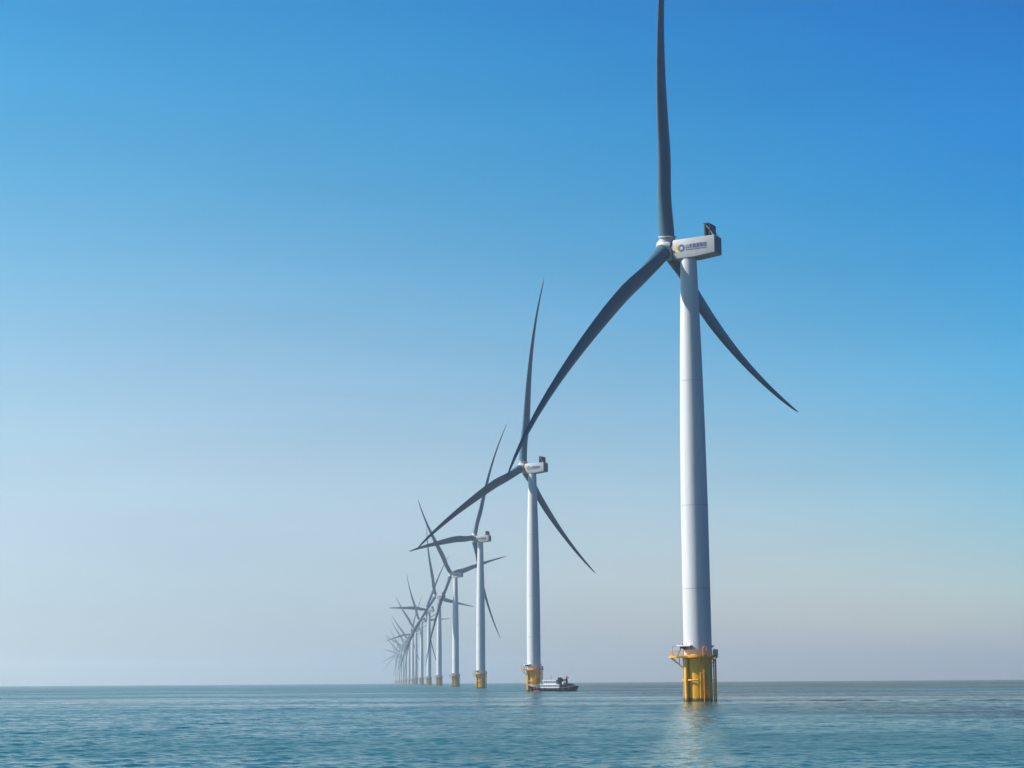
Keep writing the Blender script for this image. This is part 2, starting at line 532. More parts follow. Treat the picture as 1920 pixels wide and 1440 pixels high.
    b2 = n.nodes.new('ShaderNodeBump')
    b2.inputs['Distance'].default_value = 0.30
    L.new(maprange(slick, 0.25, 0.62, 0.2, 0.9), b2.inputs['Strength'])
    L.new(noise(0.45, 3, (1, 0.7, 1), 0.55, 0.5), b2.inputs['Height'])
    L.new(b1.outputs[0], b2.inputs['Normal'])
    L.new(b2.outputs[0], p.inputs['Normal'])
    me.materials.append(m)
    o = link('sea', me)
    tag(o, 'calm blue-green sea with small ripples reaching the horizon', 'sea', kind='structure')
    return o


build_sea()

# ------------------------------------------------------------------ wind turbines
HUB_Z, OVERHANG, TILT, ROTOR_R = 100.0, 5.15, rad(7.26), 87.4
DECK_Z = 9.6
GROUP = 'offshore wind turbines standing in a row'


def tower_mesh():
    b = MB()
    prof = [(3.02, 9.55), (3.0, 24), (2.95, 42), (2.72, 60), (2.42, 75), (2.05, 88), (1.80, 97.2)]
    b.lathe(prof, 64)
    b.mi = 1
    for z in (24.0, 42.0, 69.5):
        # flange seam lines
        rr = np.interp(z, [p[1] for p in prof], [p[0] for p in prof])
        b.lathe([(rr - 0.05, z - 0.09), (rr + 0.035, z - 0.07), (rr + 0.035, z + 0.07), (rr - 0.05, z + 0.09)], 64, cap=False)
    b.mi = 0
    b.lathe([(1.72, 97.1), (1.72, 97.6)], 48)
    return b.mesh('tower', [M['tower'], M['seam']])


def foundation_mesh():
    b = MB()
    b.lathe([(3.0, -6), (3.0, 9.0), (3.05, 9.05), (3.12, 9.62), (3.12, 9.9), (3.06, 9.92)], 64)
    return b.mesh('foundation', M['yellow'])


def fender_left():
    b = MB()
    b.tube((-2.75, -2.10, -5), (-2.75, -2.10, 9.0), 0.43, n=20)
    b.tube((-2.75, -2.10, 4.5), (-1.7, -1.9, 4.5), 0.2, n=12)
    # clamp band
    b.lathe([(0.44, 4.3), (0.50, 4.3), (0.50, 4.7), (0.44, 4.7)], 20, Matrix.Translation((-2.75, -2.10, 0)), cap=False)
    b.tube((-3.3, -1.2, -5), (-3.3, -1.2, 9.0), 0.10, n=10)
    pts = [(3.45 * math.cos(t), 3.45 * math.sin(t), 4.5) for t in np.radians(np.linspace(190, 262, 10))]
    b.path(pts, 0.16, 8)
    return b.mesh('fender_pipe', M['yellow'])


def fender_right():
    b = MB()
    for x, y, r in ((3.28, -0.5, 0.15), (3.72, -0.2, 0.19)):
        b.tube((x, y, -5), (x, y, 9.1), r, n=12)
    for z in (1.5, 4.5, 7.5):
        b.tube((2.8, -0.35, z), (3.75, -0.3, z), 0.09, n=8)
    return b.mesh('cable_pipe', M['yellow'])


def ladder_mesh(x0, x1, y, ztop, zbot, rungs, mat, r=0.10):
    b = MB()
    b.tube((x0, y, -3), (x0, y, ztop), r, n=10)
    b.tube((x1, y, -3), (x1, y, ztop - (0.0 if x1 - x0 < .6 else 1.4)), r, n=10)
    for z in rungs: b.tube((x0, y, z), (x1, y, z), r * 0.85, n=8)
    z = -2.5
    while z < ztop - 1.2:
        b.tube((x0, y + .02, z), (x1, y + .02, z), 0.028, n=6)
        z += 0.42
    for z in (0.9, 5.0):
        b.tube((x0, y, z), (x0 * 0.9, -2.8, z), 0.07, n=8)
        b.tube((x1, y, z), (x1 * 0.9, -2.6, z), 0.07, n=8)
    return b.mesh('boat_landing_ladder', mat)


def plat_outline(r=4.3, n=40):
    pts = []
    for i in range(n):
        t = 2 * math.pi * i / n
        x, y = r * math.cos(t), r * math.sin(t)
        pts.append((x, y))
    # lug to the left for the davit
    out = []
    for x, y in pts:
        if x < -3.0:
            x = -6.1 + (abs(y) / 3.1) ** 4 * 1.2
        out.append((x, y))
    return out


def platform_mesh():
    b = MB()
    b.prism(plat_outline(), 9.27, DECK_Z)
    return b.mesh('platform', M['yellow'], sm=False)


def bar_mesh(name, a, b_, r, mat):
    b = MB()
    b.tube(a, b_, r, n=10)
    return b.mesh(name, mat)


def bracket_meshes():
    out = []
    for y in (-1.3, 1.3):
        out.append(('brace', bar_mesh('brace', (-5.7, y, 9.26), (-2.9, y * .6, 6.7), 0.13, M['pale'])))
    for ang in (-140, -90, -40, 0, 40, 90, 140):
        t = rad(ang)
        c, s = math.cos(t), math.sin(t)
        out.append(('gusset', bar_mesh('gusset', (4.0 * c, 4.0 * s, 9.26), (2.95 * c, 2.95 * s, 8.0), 0.10, M['yellow'])))
    out.append(('hanging_cable', bar_mesh('hanging_cable', (-4.15, -1.6, 9.26), (-4.15, -1.6, 8.0), 0.08, M['grey'])))
    return out


def railing_mesh():
    b = MB()
    out = plat_outline(4.2)
    out = [(x * .985, y * .985) for x, y in out]
    n = len(out)
    for k, (x, y) in enumerate(out):
        if k % 2 == 0: b.tube((x, y, DECK_Z), (x, y, DECK_Z + 1.1), 0.03, n=6)
    for h in (0.4, 0.75, 1.1):
        b.path([(x, y, DECK_Z + h) for x, y in out + out[:1]], 0.026, 5)
    b.path([(x, y, DECK_Z + .08) for x, y in out + out[:1]], 0.05, 5)
    return b.mesh('railing', M['yellow'])


def davit_mesh():
    b = MB()
    b.path([(-5.55, -0.9, DECK_Z), (-5.55, -0.9, DECK_Z + 2.1), (-4.75, -0.9, DECK_Z + 2.15)], 0.06, 8)
    b.tube((-4.75, -0.9, DECK_Z + 2.15), (-4.75, -0.9, DECK_Z + 1.9), 0.03, n=6)
    return b.mesh('davit', M['grey'])


def canopy_mesh():
    b = MB()
    b.box(-4.35, -1.15, -3.0, 0.6, 11.66, 11.96)
    b.mi = 1
    b.tube((-3.4, -2.2, 11.6), (-4.25, -2.6, DECK_Z), 0.09, n=8)
    b.tube((-2.6, -2.6, 11.6), (-2.9, -2.7, DECK_Z), 0.06, n=8)
    b.box(-3.6, -2.7, -2.8, -1.4, 11.18, 11.65)
    b.box(-3.0, -2.4, -2.6, -1.8, 10.95, 11.2)
    b.box(-1.75, -1.2, -2.95, -2.4, 11.15, 11.65)
    b.tube((-3.75, -2.2, 11.9), (-3.95, -2.2, 12.3), 0.05, n=6)
    b.lathe([(0.0, 0.32), (0.16, 0.22), (0.18, 0)], 12, Matrix.Translation((-3.1, -2.3, 11.9)))
    b.tube((-2.4, -2.4, 11.9), (-2.2, -2.4, 12.3), 0.05, n=6)
    bmesh.ops.rotate(b.bm, cent=(-2.4, -1.5, 0), matrix=Matrix.Rotation(rad(-26), 3, 'Z'), verts=b.bm.verts[:])
    return b.mesh('service_canopy', [M['white'], M['dark']], sm=False)


def lamp_mesh():
    b = MB()
    b.box(2.9, 3.65, -0.12, 0.12, 11.72, 11.84)
    b.prism([(2.95, 11.2), (3.5, 11.72), (2.95, 11.72)], -0.05, 0.05, Matrix(((1, 0, 0, 0), (0, 0, 1, 0), (0, 1, 0, 0), (0, 0, 0, 1))))
    return b.mesh('lamp_bracket', M['grey'], sm=False)


def gate_mesh():
    b = MB()
    for x in (0.72, 1.42):
        b.tube((x, -3.95, 8.4), (x, -3.95, 11.2), 0.11, n=8)
    b.path([(0.72, -3.95, 11.2), (0.9, -3.9, 11.5), (1.3, -3.9, 11.5), (1.42, -3.95, 11.2)], 0.09, 8)
    for z in np.arange(8.6, 11.0, 0.4): b.tube((0.72, -3.95, z), (1.42, -3.95, z), 0.03, n=6)
    return b.mesh('ladder_gate', M['orange'])


def box_mesh():
    b = MB()
    b.box(3.25, 4.15, -1.7, -0.2, DECK_Z + .05, DECK_Z + 1.35)
    b.box(3.20, 4.20, -1.75, -0.15, DECK_Z + 1.35, DECK_Z + 1.42)
    b.tube((3.4, -1.0, DECK_Z + 1.4), (3.4, -1.0, DECK_Z + 1.75), 0.06, n=8)
    return b.mesh('equipment_box', M['grey'], sm=False)


def nacelle_mesh():
    """X along the axis towards the rotor, Y across, Z up; origin at the tower axis, nacelle mid-height"""
    b = MB()
    hw = 1.95
    side = [(3.0, -1.75), (3.0, 1.60), (2.7, 1.98), (-7.2, 1.98), (-7.2, -2.0), (-2.2, -2.45), (2.6, -2.45)]
    m = Matrix(((1, 0, 0, 0), (0, 0, 1, 0), (0, 1, 0, 0), (0, 0, 0, 1)))
    b.prism(side, -hw, hw, m)
    me = b.mesh('nacelle', M['nacelle'], bevel=0.14)
    return me


def nacelle_extra():
    b = MB()
    m = Matrix.Rotation(rad(90), 4, 'Y')
    b.lathe([(1.55, 2.95), (1.85, 3.0), (1.85, 3.62), (1.6, 3.66)], 40, m)
    return b.mesh('rotor_neck', M['dark'])


def cooler_mesh():
    b = MB()
    x = -4.95
    for zz in (2.25,):
        b.box(x - .12, x + .12, -1.85, 1.85, zz, 4.75)
    b.box(x - .16, x + .16, -1.95, -1.85, 1.98, 4.8)
    b.box(x - .16, x + .16, 1.85, 1.95, 1.98, 4.8)
    b.box(x - .9, x + .3, -1.95, 1.95, 4.66, 4.84)
    b.box(x - 1.15, x - .95, -1.6, 1.95, 1.98, 4.75)
    b.mi = 1
    for y in (-1.75, 1.8):
        b.tube((x - 0.15, y, 4.6), (x - 1.9, y, 1.98), 0.085, n=8)
    b.box(x - 1.9, x + .2, -1.86, -1.7, 1.98, 2.12)
    return b.mesh('cooler', [M['cooler'], M['nacelle']], sm=False)


def rear_mesh():
    b = MB()
    b.box(-7.26, -7.19, -1.78, 1.78, -1.85, 1.80)  # dark grey sheet over the nacelle's rear wall
    b.box(-7.30, -7.25, 0.5, 1.3, 0.4, 1.2)
    return b.mesh('dark_rear_sheet', M['rear'], sm=False)


def mast_mesh():
    b = MB()
    b.tube((-6.9, 1.5, 1.98), (-6.9, 1.5, 3.3), 0.035, n=6)
    b.tube((-6.9, 1.3, 3.2), (-6.9, 1.7, 3.2), 0.03, n=6)
    return b.mesh('weather_mast', M['dark'])


def beacon_mesh():
    b = MB()
    b.lathe([(0.01, 0.42), (0.13, 0.34), (0.14, 0.1), (0.2, 0.08), (0.2, 0)], 10, Matrix.Translation((-5.2, 0.9, 4.84)))
    return b.mesh('warning_light', M['dark'])


def side_frame(y=1.95):
    """frame on the camera-side wall of the nacelle: text x runs towards the rear"""
    # local X (writing direction) = -X of the nacelle, local Y (up) = Z, normal = +Y of the nacelle
    return Matrix(((-1, 0, 0, 0), (0, 0, 1, y), (0, 1, 0, 0), (0, 0, 0, 1)))


def emblem_mesh():
    b = MB()

    def arc(cx, cz, r0, r1, a0, a1, mi, lift):
        b.mi = mi
        k = max(6, int(abs(a1 - a0) / 7))
        ts = np.radians(np.linspace(a0, a1, k))
        vs, fs = [], []
        for zz in (0.0, lift):
            for t in ts:
                vs.append((cx + r0 * math.cos(t), cz + r0 * math.sin(t), zz))
                vs.append((cx + r1 * math.cos(t), cz + r1 * math.sin(t), zz))
        n = len(ts)
        for i in range(n - 1):
            fs.append((2 * n + 2 * i, 2 * n + 2 * i + 1, 2 * n + 2 * i + 3, 2 * n + 2 * i + 2))
            fs.append((2 * i + 1, 2 * i + 3, 2 * n + 2 * i + 3, 2 * n + 2 * i + 1))
            fs.append((2 * i + 2, 2 * i, 2 * n + 2 * i, 2 * n + 2 * i + 2))
        b.faces([Vector(v) for v in vs], fs)

    # left ring, open to the right: coral on top, gold below
    arc(-1.55, -0.15, 0.42, 0.90, 70, 180, 1, 0.02)
    arc(-1.55, -0.15, 0.42, 0.90, 180, 290, 0, 0.02)
    # right ring: blue, with a green left limb
    arc(-0.82, -0.13, 0.40, 0.86, -100, 110, 2, 0.024)
    arc(-0.82, -0.13, 0.36, 0.86, 110, 260, 3, 0.024)
    me = b.mesh('emblem', [M['gold'], M['coral'], M['blue'], M['green']], sm=False)
    return me


def text_mesh(body, size, width, bold, name, x, z):
    cu = bpy.data.curves.new(name, 'FONT')
    cu.body = body
    cu.size = size
    cu.extrude = 0.006
    o = bpy.data.objects.new(name, cu)
    COL.objects.link(o)
    dg = bpy.context.evaluated_depsgraph_get()
    dg.update()
    me = bpy.data.meshes.new_from_object(o.evaluated_get(dg))
    COL.objects.unlink(o)
    bpy.data.objects.remove(o)
    co = np.empty(len(me.vertices) * 3)
    me.vertices.foreach_get('co', co)
    co = co.reshape(-1, 3)
    if len(co):
        co[:, 0] -= co[:, 0].min()
        co[:, 0] *= width / max(1e-6, co[:, 0].max())
        co[:, 0] += x
        co[:, 1] += z
        co[:, 2] += 0.012
        me.vertices.foreach_set('co', co.ravel())
    me.materials.clear()
    me.materials.append(M['navy'])
    # heavier strokes: the same glyphs laid over each other a little apart
    bb = bmesh.new()
    for k, (dx, dz) in enumerate(((0, 0), (bold, bold), (-bold, bold), (bold, -bold), (-bold, -bold))):
        tmp = me.copy()
        tmp.transform(Matrix.Translation((dx, dz, k * 0.003)))
        bb.from_mesh(tmp)
        bpy.data.meshes.remove(tmp)
    bb.to_mesh(me)
    bb.free()
    me.name = name
    return me


def hub_mesh():
    """Y axis = upwind, blades in the XZ plane; first blade along Z"""
    b = MB()
    m = Matrix.Rotation(rad(-90), 4, 'X')     # lathe axis Z -> +Y
    b.lathe([(1.55, -1.55), (1.95, -1.45), (2.1, -0.9), (2.15, 0), (2.1, 0.9), (1.85, 1.6), (1.4, 2.15), (0.8, 2.5), (0.02, 2.6)], 48, m)
    for k in range(3):
        mm = Matrix.Rotation(k * 2 * math.pi / 3, 4, 'Y')
        b.lathe([(1.78, 0.4), (1.78, 2.25)], 40, mm)
        b.lathe([(1.9, 2.14), (2.12, 2.2), (2.12, 2.42), (1.9, 2.5)], 40, mm)
    return b.mesh('hub', M['hub'])


def blade_mesh(bend):
    rs = np.array([2.45, 4, 6, 9, 12, 15, 18, 22, 26, 31, 36, 42, 48, 54, 60, 66, 72, 77, 81, 84, 86, 87, 87.4])
    ch = np.interp(rs, [2.45, 5, 9, 12, 17, 24, 31, 39, 46, 54, 65, 76, 83, 86, 87.4], [3.6, 3.6, 3.85, 4.1, 4.45, 4.5, 4.2, 3.65, 3.1, 2.55, 1.9, 1.3, 0.85, 0.45, 0.06])
    th = np.interp(rs, [2.45, 5, 9, 12, 17, 24, 31, 39, 54, 76, 87.4], [1, .98, .75, .6, .45, .35, .30, .27, .22, .18, .18])
    tw = np.radians(np.interp(rs, [2.45, 6, 10, 17, 24, 31, 39, 54, 70, 87.4], [16, 16, 15, 13, 10.5, 8, 6.5, 4, 2, 1]))
    rn = np.clip((rs - 3) / 19, 0, 1)
    rn = rn * rn * (3 - 2 * rn)               # 0 = round root, 1 = aerofoil
    s = rs / 87.4
    d = 6.8 * s - (6.8 + bend) * s ** 3       # coned upwind, tip bent back by the load
    d -= d[0] * 0
    N = 28
    vs, fs = [], []
    for k in range(len(rs)):
        c, t, q, w = ch[k], th[k], tw[k], rn[k]
        ax = 0.5 * (1 - w) + 0.25 * w         # pitch axis behind the leading edge
        for i in range(N):
            u = 2 * math.pi * i / N
            # round section
            xr, yr = 0.5 * math.cos(u), 0.5 * math.sin(u)
            xr = 0.5 - (0.5 - 0.5 * math.cos(u))
            # aerofoil: xc from the leading edge (u = 0) to the trailing edge (u = pi)
            xc = 0.5 - 0.5 * math.cos(u)
            yt = 5 * t * (0.2969 * math.sqrt(max(xc, 0)) - 0.126 * xc - 0.3516 * xc ** 2 + 0.2843 * xc ** 3 - 0.1015 * xc ** 4) + 0.006
            cam_ = 0.045 * 4 * xc * (1 - xc)
            sgn = 1 if math.sin(u) >= 0 else -1
            ya = -cam_ + sgn * yt             # +Y faces upwind (pressure side), suction side to -Y
            px = (1 - w) * (0.5 * math.cos(u)) + w * (ax - xc)
            py = (1 - w) * (0.5 * math.sin(u)) * (t if t < 1 else 1) + w * ya
            px, py = px * c, py * c
            X = px * math.cos(q) - py * math.sin(q)
            Y = px * math.sin(q) + py * math.cos(q)
            vs.append(Vector((-X, Y + d[k], rs[k])))   # the blade turns towards -X
    for k in range(len(rs) - 1):
        for i in range(N):
            j = (i + 1) % N
            fs.append((k * N + i, k * N + j, (k + 1) * N + j, (k + 1) * N + i))
    fs += [tuple(reversed(range(N))), tuple(range((len(rs) - 1) * N, len(rs) * N))]
    b = MB()
    b.faces(vs, fs)
    me = b.mesh('blade', M['blade'])
    smooth(me, rad(60))
    return me


ME = dict(tower=tower_mesh(), foundation=foundation_mesh(), fender=fender_left(), cables=fender_right(),
          ladder_a=ladder_mesh(0.10, 0.52, -3.45, 6.2, 0, (1.3, 2.9, 4.5), M['yellow']),
          ladder_b=ladder_mesh(0.85, 1.95, -3.6, 6.8, 0, (1.35, 3.0), M['orange']),
          platform=platform_mesh(), brackets=bracket_meshes(), railing=railing_mesh(), davit=davit_mesh(), canopy=canopy_mesh(),
          lamp=lamp_mesh(), gate=gate_mesh(), box=box_mesh(), nacelle=nacelle_mesh(), neck=nacelle_extra(), cooler=cooler_mesh(),
          mast=mast_mesh(), rear=rear_mesh(), beacon=beacon_mesh(), emblem=emblem_mesh(), hub=hub_mesh(), blade=blade_mesh(0.5), blade_near=blade_mesh(2.4),
          text=text_mesh('山东能源集团', 1.05, 5.0, 0.03, 'lettering', 0.25, -0.28),
          text2=text_mesh('SHANDONG ENERGY GROUP', 0.40, 5.0, 0.014, 'small_lettering', 0.25, -0.80))


def dull_copy(me):
    c = me.copy()
    for i in range(len(c.materials)):
        if c.materials[i] == M['yellow']: c.materials[i] = M['dull']
    return c


DULL = {k: dull_copy(ME[k]) for k in ('foundation', 'platform', 'fender', 'cables', 'ladder_a', 'railing')}


def turbine(X, Y, yaw, phi, label, full=True, near=False, dull=False):
    ME = dict(globals()['ME'], **DULL) if dull else globals()['ME']
    root = empty('wind_turbine', (X, Y, drop(X, Y)))
    tag(root, label, 'wind turbine', GROUP)
    fo = link('foundation', ME['foundation'], root)
    pl = link('platform', ME['platform'], root)
    tw = link('tower', ME['tower'], root)
    link('service_canopy', ME['canopy'], tw)
    if full:
        link('fender_pipe', ME['fender'], fo)
        link('cable_pipe', ME['cables'], fo)
        o = link('boat_landing_ladder', ME['ladder_a'], fo); o['label'] = 'yellow ladder'
        o = link('boat_landing_ladder', ME['ladder_b'], fo); o['label'] = 'wider orange ladder'
        for nm, k in (('railing', 'railing'), ('davit', 'davit'), ('ladder_gate', 'gate'), ('equipment_box', 'box')):
            link(nm, ME[k], pl)
        for nm, me in ME['brackets']: link(nm, me, pl)
        link('lamp_bracket', ME['lamp'], tw)
    g = rad(yaw)
    axh = Vector((-math.cos(g), math.sin(g), 0))
    Sv = Vector((-math.sin(g), -math.cos(g), 0))
    # nacelle frame: X to the rotor, Y to the camera side (S), Z up
    nm = Matrix(((axh.x, Sv.x, 0, 0), (axh.y, Sv.y, 0, 0), (0, 0, 1, 99.6), (0, 0, 0, 1)))
    nm_det = nm.to_3x3().determinant()
    na = link('nacelle', ME['nacelle'], root, nm)
    link('rotor_neck', ME['neck'], na)
    link('cooler', ME['cooler'], na)
    link('dark_rear_sheet', ME['rear'], na)
    if full:
        link('weather_mast', ME['mast'], na)
        link('warning_light', ME['beacon'], na)
    sf = side_frame()
    link('emblem', ME['emblem'], na, sf)
    link('lettering', ME['text'], na, sf)
    if full: link('small_lettering', ME['text2'], na, sf)
    ax = Vector((-math.cos(g) * math.cos(TILT), math.sin(g) * math.cos(TILT), math.sin(TILT)))
    Up = ax.cross(Sv)
    H = Vector((0, 0, HUB_Z)) + ax * OVERHANG
    for k in range(3):
        a = rad(phi) + k * 2 * math.pi / 3
        rd = math.cos(a) * Up + math.sin(a) * Sv
        tg = -math.sin(a) * Up + math.cos(a) * Sv
        m = Matrix(((-tg.x, ax.x, rd.x, H.x), (-tg.y, ax.y, rd.y, H.y), (-tg.z, ax.z, rd.z, H.z), (0, 0, 0, 1)))
        if k == 0: link('hub', ME['hub'], root, m)
        link('blade', ME['blade_near' if near else 'blade'], root, m)
    return root


TURB = [
    (39.62, 380.65, 29.72, 12.26, 'nearest and by far the tallest wind turbine, white tower on a bright yellow pile'),
    (8.95, 787.97, 32.37, -0.91, 'wind turbine with the dark work boat lying at its yellow base'),
    (-22.03, 1183.6, 26.2, -20.09, 'wind turbine just left of the moored boat, a blade lying nearly level to the left'),
    (-52.20, 1588.4, 34.37, 43.9, 'wind turbine fourth from the camera, rotor like a Y with two blades raised'),
    (-84.07, 1995.1, 29.63, 23.8, 'wind turbine fifth from the camera, one blade standing steeply above its hub and leaning left'),
    (-113.57, 2371.8, 30.87, -29.4, 'wind turbine sixth from the camera, one long blade pointing level to the left'),
    (-145.2, 2788.8, 32.1, 33.3, 'wind turbine seventh from the camera, upper blade leaning left over its neighbours'),
    (-175.5, 3174.6, 31, 51, 'hazy wind turbine eighth from the camera, blade rising to the upper left'),
    (-204.2, 3573, 31, 101, 'hazy wind turbine ninth from the camera, one thin blade pointing to the upper right'),
    (-234.7, 3970, 31, 54, 'hazy wind turbine tenth from the camera, blade raised to the upper left'),
    (-266.0, 4367, 31, 51, 'pale wind turbine eleventh from the camera, fading into the haze'),
    (-296.7, 4764, 31, 72, 'pale wind turbine twelfth from the camera, blade reaching low to the left in the haze'),
    (-326.8, 5161, 31, 47, 'very pale wind turbine fifth from the far end of the row'),
    (-359.0, 5558, 31, 60, 'very pale wind turbine fourth from the far end of the row'),
    (-388.8, 5955, 31, 80.5, 'faint wind turbine third from the far end, blade to the left'),
    (-419.8, 6352, 31, 108.5, 'faint wind turbine last but one at the far end of the row'),
    (-451.3, 6749, 31, 13, 'faintest and farthest wind turbine at the left end of the row'),
]
for k, (X, Y, yaw, phi, lab) in enumerate(TURB):
    turbine(X, Y, yaw, phi, lab, full=k < 8, near=k == 0, dull=k > 2)


# ------------------------------------------------------------------ the work boat
def boat():
    X, Y = 17.1, 777.6
    root = empty('work_boat', (X, Y, drop(X, Y)), rad(-20))
    tag(root, 'dark-hulled work boat with white deckhouse and red stern flag, its bow at the turbine base', 'boat')
    K = 1 / (13.714 * 4.165)
    ux = lambda u: (u - 1060) * K * 1.01
    vz = lambda v: (1040 - v) * K
    # hull: stations from the bow (left) to the stern (right): u, top v, half beam at deck, half beam at waterline, top overhang
    st = [(425, 884, .15, .04, 75), (480, 902, 1.1, .5, 40), (560, 918, 2.0, 1.4, 14), (700, 938, 2.6, 2.2, 0), (790, 955, 2.75, 2.5, 0), (1060, 962, 2.8, 2.65, 0),
          (1280, 958, 2.8, 2.6, 0), (1450, 944, 2.7, 2.3, 0), (1600, 918, 2.5, 1.9, -20), (1700, 905, 2.2, 1.5, -50)]
    b = MB()
    vs, fs = [], []
    n = 7
    for u, v, bd, bw, oh in st:
        zt = vz(v)
        prof = [(-bd, zt, 0), (-(bd * .55 + bw * .45), zt * .5, oh * .5), (-bw, 0.1, oh), (0, -0.9, oh * 1.2), (bw, 0.1, oh), (bd * .55 + bw * .45, zt * .5, oh * .5), (bd, zt, 0)]
        for y, z, o in prof: vs.append(Vector((ux(u + o), y, z)))
    for k in range(len(st) - 1):
        for i in range(n - 1): fs.append((k * n + i, k * n + i + 1, (k + 1) * n + i + 1, (k + 1) * n + i))
    fs += [tuple(range(n)), tuple(reversed(range((len(st) - 1) * n, len(st) * n)))]
    b.faces(vs, fs)
    # deck a little below the bulwark top
    dv = []
    for u, v, bd, bw, oh in st: dv += [Vector((ux(u), -bd * .96, vz(v) - .35)), Vector((ux(u), bd * .96, vz(v) - .35))]
    b.mi = 1
    b.faces(dv, [(2 * k, 2 * k + 1, 2 * k + 3, 2 * k + 2) for k in range(len(st) - 1)])
    hull = link('hull', b.mesh('hull', [M['hull'], M['deck']], sm=True, fix=False), root)
    # rub rail
    b = MB()
    for sgn in (-1, 1):
        b.path([(ux(u), sgn * (bd + .02), vz(v) + .03) for u, v, bd, bw, oh in st], 0.07, 6)
    link('rub_rail', b.mesh('rub_rail', M['grey']), hull)
    # red antifouling showing at the forefoot
    b = MB()
    for sgn in (-1, 1):
        vs, fs = [], []
        row = [(560, 1.50, .16), (600, 1.76, .40), (700, 2.27, .42), (745, 2.42, .34), (770, 2.46, .05)]
        for u, y, h in row: vs += [Vector((ux(u), sgn * (y + .02), -.1)), Vector((ux(u), sgn * (y + .10), h))]
        fs = [(2 * k, 2 * k + 2, 2 * k + 3, 2 * k + 1) for k in range(len(row) - 1)]
        b.faces(vs, fs)
    link('boot_stripe', b.mesh('boot_stripe', M['red'], fix=False), hull)
    # lower deckhouse
    b = MB()
    b.box(ux(785), ux(1270), -2.3, 2.3, 1.0, vz(893))
    dh = link('deckhouse', b.mesh('deckhouse', M['white'], sm=False, bevel=.06), root)
    b = MB()
    for u0 in range(800, 1260, 58):
        for sgn in (-1, 1):
            y = sgn * 2.3
            b.box(ux(u0), ux(u0 + 42), min(y - .03, y + .03), max(y - .03, y + .03), vz(922), vz(899))
    link('window', b.mesh('window', M['glass'], sm=False), dh)
    b = MB()
    b.box(ux(772), ux(1278), -2.75, 2.75, vz(893) + .002, vz(868))
    link('upper_deck', b.mesh('upper_deck', M['white'], sm=False, bevel=.04), dh)
    # bulwark along the side deck
    b = MB()
    for sgn in (-1, 1):
        y = sgn * 2.6
        b.box(ux(782), ux(1268), y - .04, y + .04, vz(960) - .1, vz(922))
    link('bulwark', b.mesh('bulwark', M['white'], sm=False), dh)
    # wheelhouse
    b = MB()
    b.box(ux(852), ux(1180), -1.95, 1.95, vz(868) + .003, vz(790))
    wh = link('wheelhouse', b.mesh('wheelhouse', M['white'], sm=False, bevel=.06), root)
    b = MB()
    for u0 in (868, 915, 962, 1009, 1056, 1103, 1142):
        for sgn in (-1, 1):
            y = sgn * 1.95
            b.box(ux(u0), ux(u0 + 24), min(y - .03, y + .03), max(y - .03, y + .03), vz(818), vz(803))
    link('window', b.mesh('window', M['glass'], sm=False), wh)
    b = MB()
    b.box(ux(815), ux(1185), -2.4, 2.4, vz(790) + .002, vz(762))
    link('roof', b.mesh('roof', M['white'], sm=False, bevel=.05), wh)
    b = MB()
    for u0 in range(780, 1270, 35):
        for sgn in (-1, 1): b.tube((ux(u0), sgn * 2.65, vz(868)), (ux(u0), sgn * 2.65, vz(868) + .75), .025, n=5)
    for sgn in (-1, 1):
        for h in (.4, .75): b.tube((ux(780), sgn * 2.65, vz(868) + h), (ux(1265), sgn * 2.65, vz(868) + h), .022, n=5)
    link('railing', b.mesh('railing', M['white']), dh)
    # signal mast on the roof
    b = MB()
    b.tube((ux(1015), 0, vz(762)), (ux(1030), 0, vz(625)), .09, .05, n=8)
    b.tube((ux(970), 0, vz(762)), (ux(1018), 0, vz(690)), .05, n=6)
    b.tube((ux(1012), -.5, vz(690)), (ux(1034), .5, vz(690)), .04, n=6)
    b.tube((ux(875), .8, vz(762)), (ux(862), .8, vz(735)), .05, n=6)
    b.box(ux(1100), ux(1135), -.3, .3, vz(762), vz(745))
    link('signal_mast', b.mesh('signal_mast', M['grey']), wh)
    # funnel block and deck crane aft
    b = MB()
    b.box(ux(1210), ux(1285), -1.0, 1.0, vz(868), vz(700))
    b.box(ux(1195), ux(1225), -.8, .8, vz(800), vz(745))
    b.box(ux(1280), ux(1310), -.7, .7, vz(960), vz(725))
    fu = link('funnel', b.mesh('funnel', M['teal'], sm=False, bevel=.08), root)
    b = MB()
    b.tube((ux(1222), -.4, vz(700)), (ux(1222), -.4, vz(685)), .12, n=8)
    b.tube((ux(1262), .3, vz(700)), (ux(1268), .3, vz(690)), .1, n=8)
    link('exhaust_pipe', b.mesh('exhaust_pipe', M['dark']), fu)
    b = MB()
    b.prism([(ux(1392), vz(950)), (ux(1455), vz(950)), (ux(1440), vz(800)), (ux(1428), vz(705)), (ux(1405), vz(705)), (ux(1400), vz(800))], -.5, .5,
            Matrix(((1, 0, 0, 0), (0, 0, 1, 0), (0, 1, 0, 0), (0, 0, 0, 1))))
    cr = link('deck_crane', b.mesh('deck_crane', M['teal'], sm=False, bevel=.05), root)
    b = MB()
    b.prism([(ux(1285), vz(775)), (ux(1330), vz(785)), (ux(1402), vz(775)), (ux(1402), vz(750)), (ux(1350), vz(742)), (ux(1285), vz(755))], -.3, .3,
            Matrix(((1, 0, 0, 0), (0, 0, 1, 0), (0, 1, 0, 0), (0, 0, 0, 1))))
    link('jib', b.mesh('jib', M['teal'], sm=False), cr)
    # aft winch house
    b = MB()
    b.box(ux(1290), ux(1400), -1.7, 1.7, 1.0, vz(868))
    b.box(ux(1440), ux(1530), -1.7, 1.7, 1.0, vz(858))
    b.box(ux(1450), ux(1560), -1.9, 1.9, vz(858) + .003, vz(848))
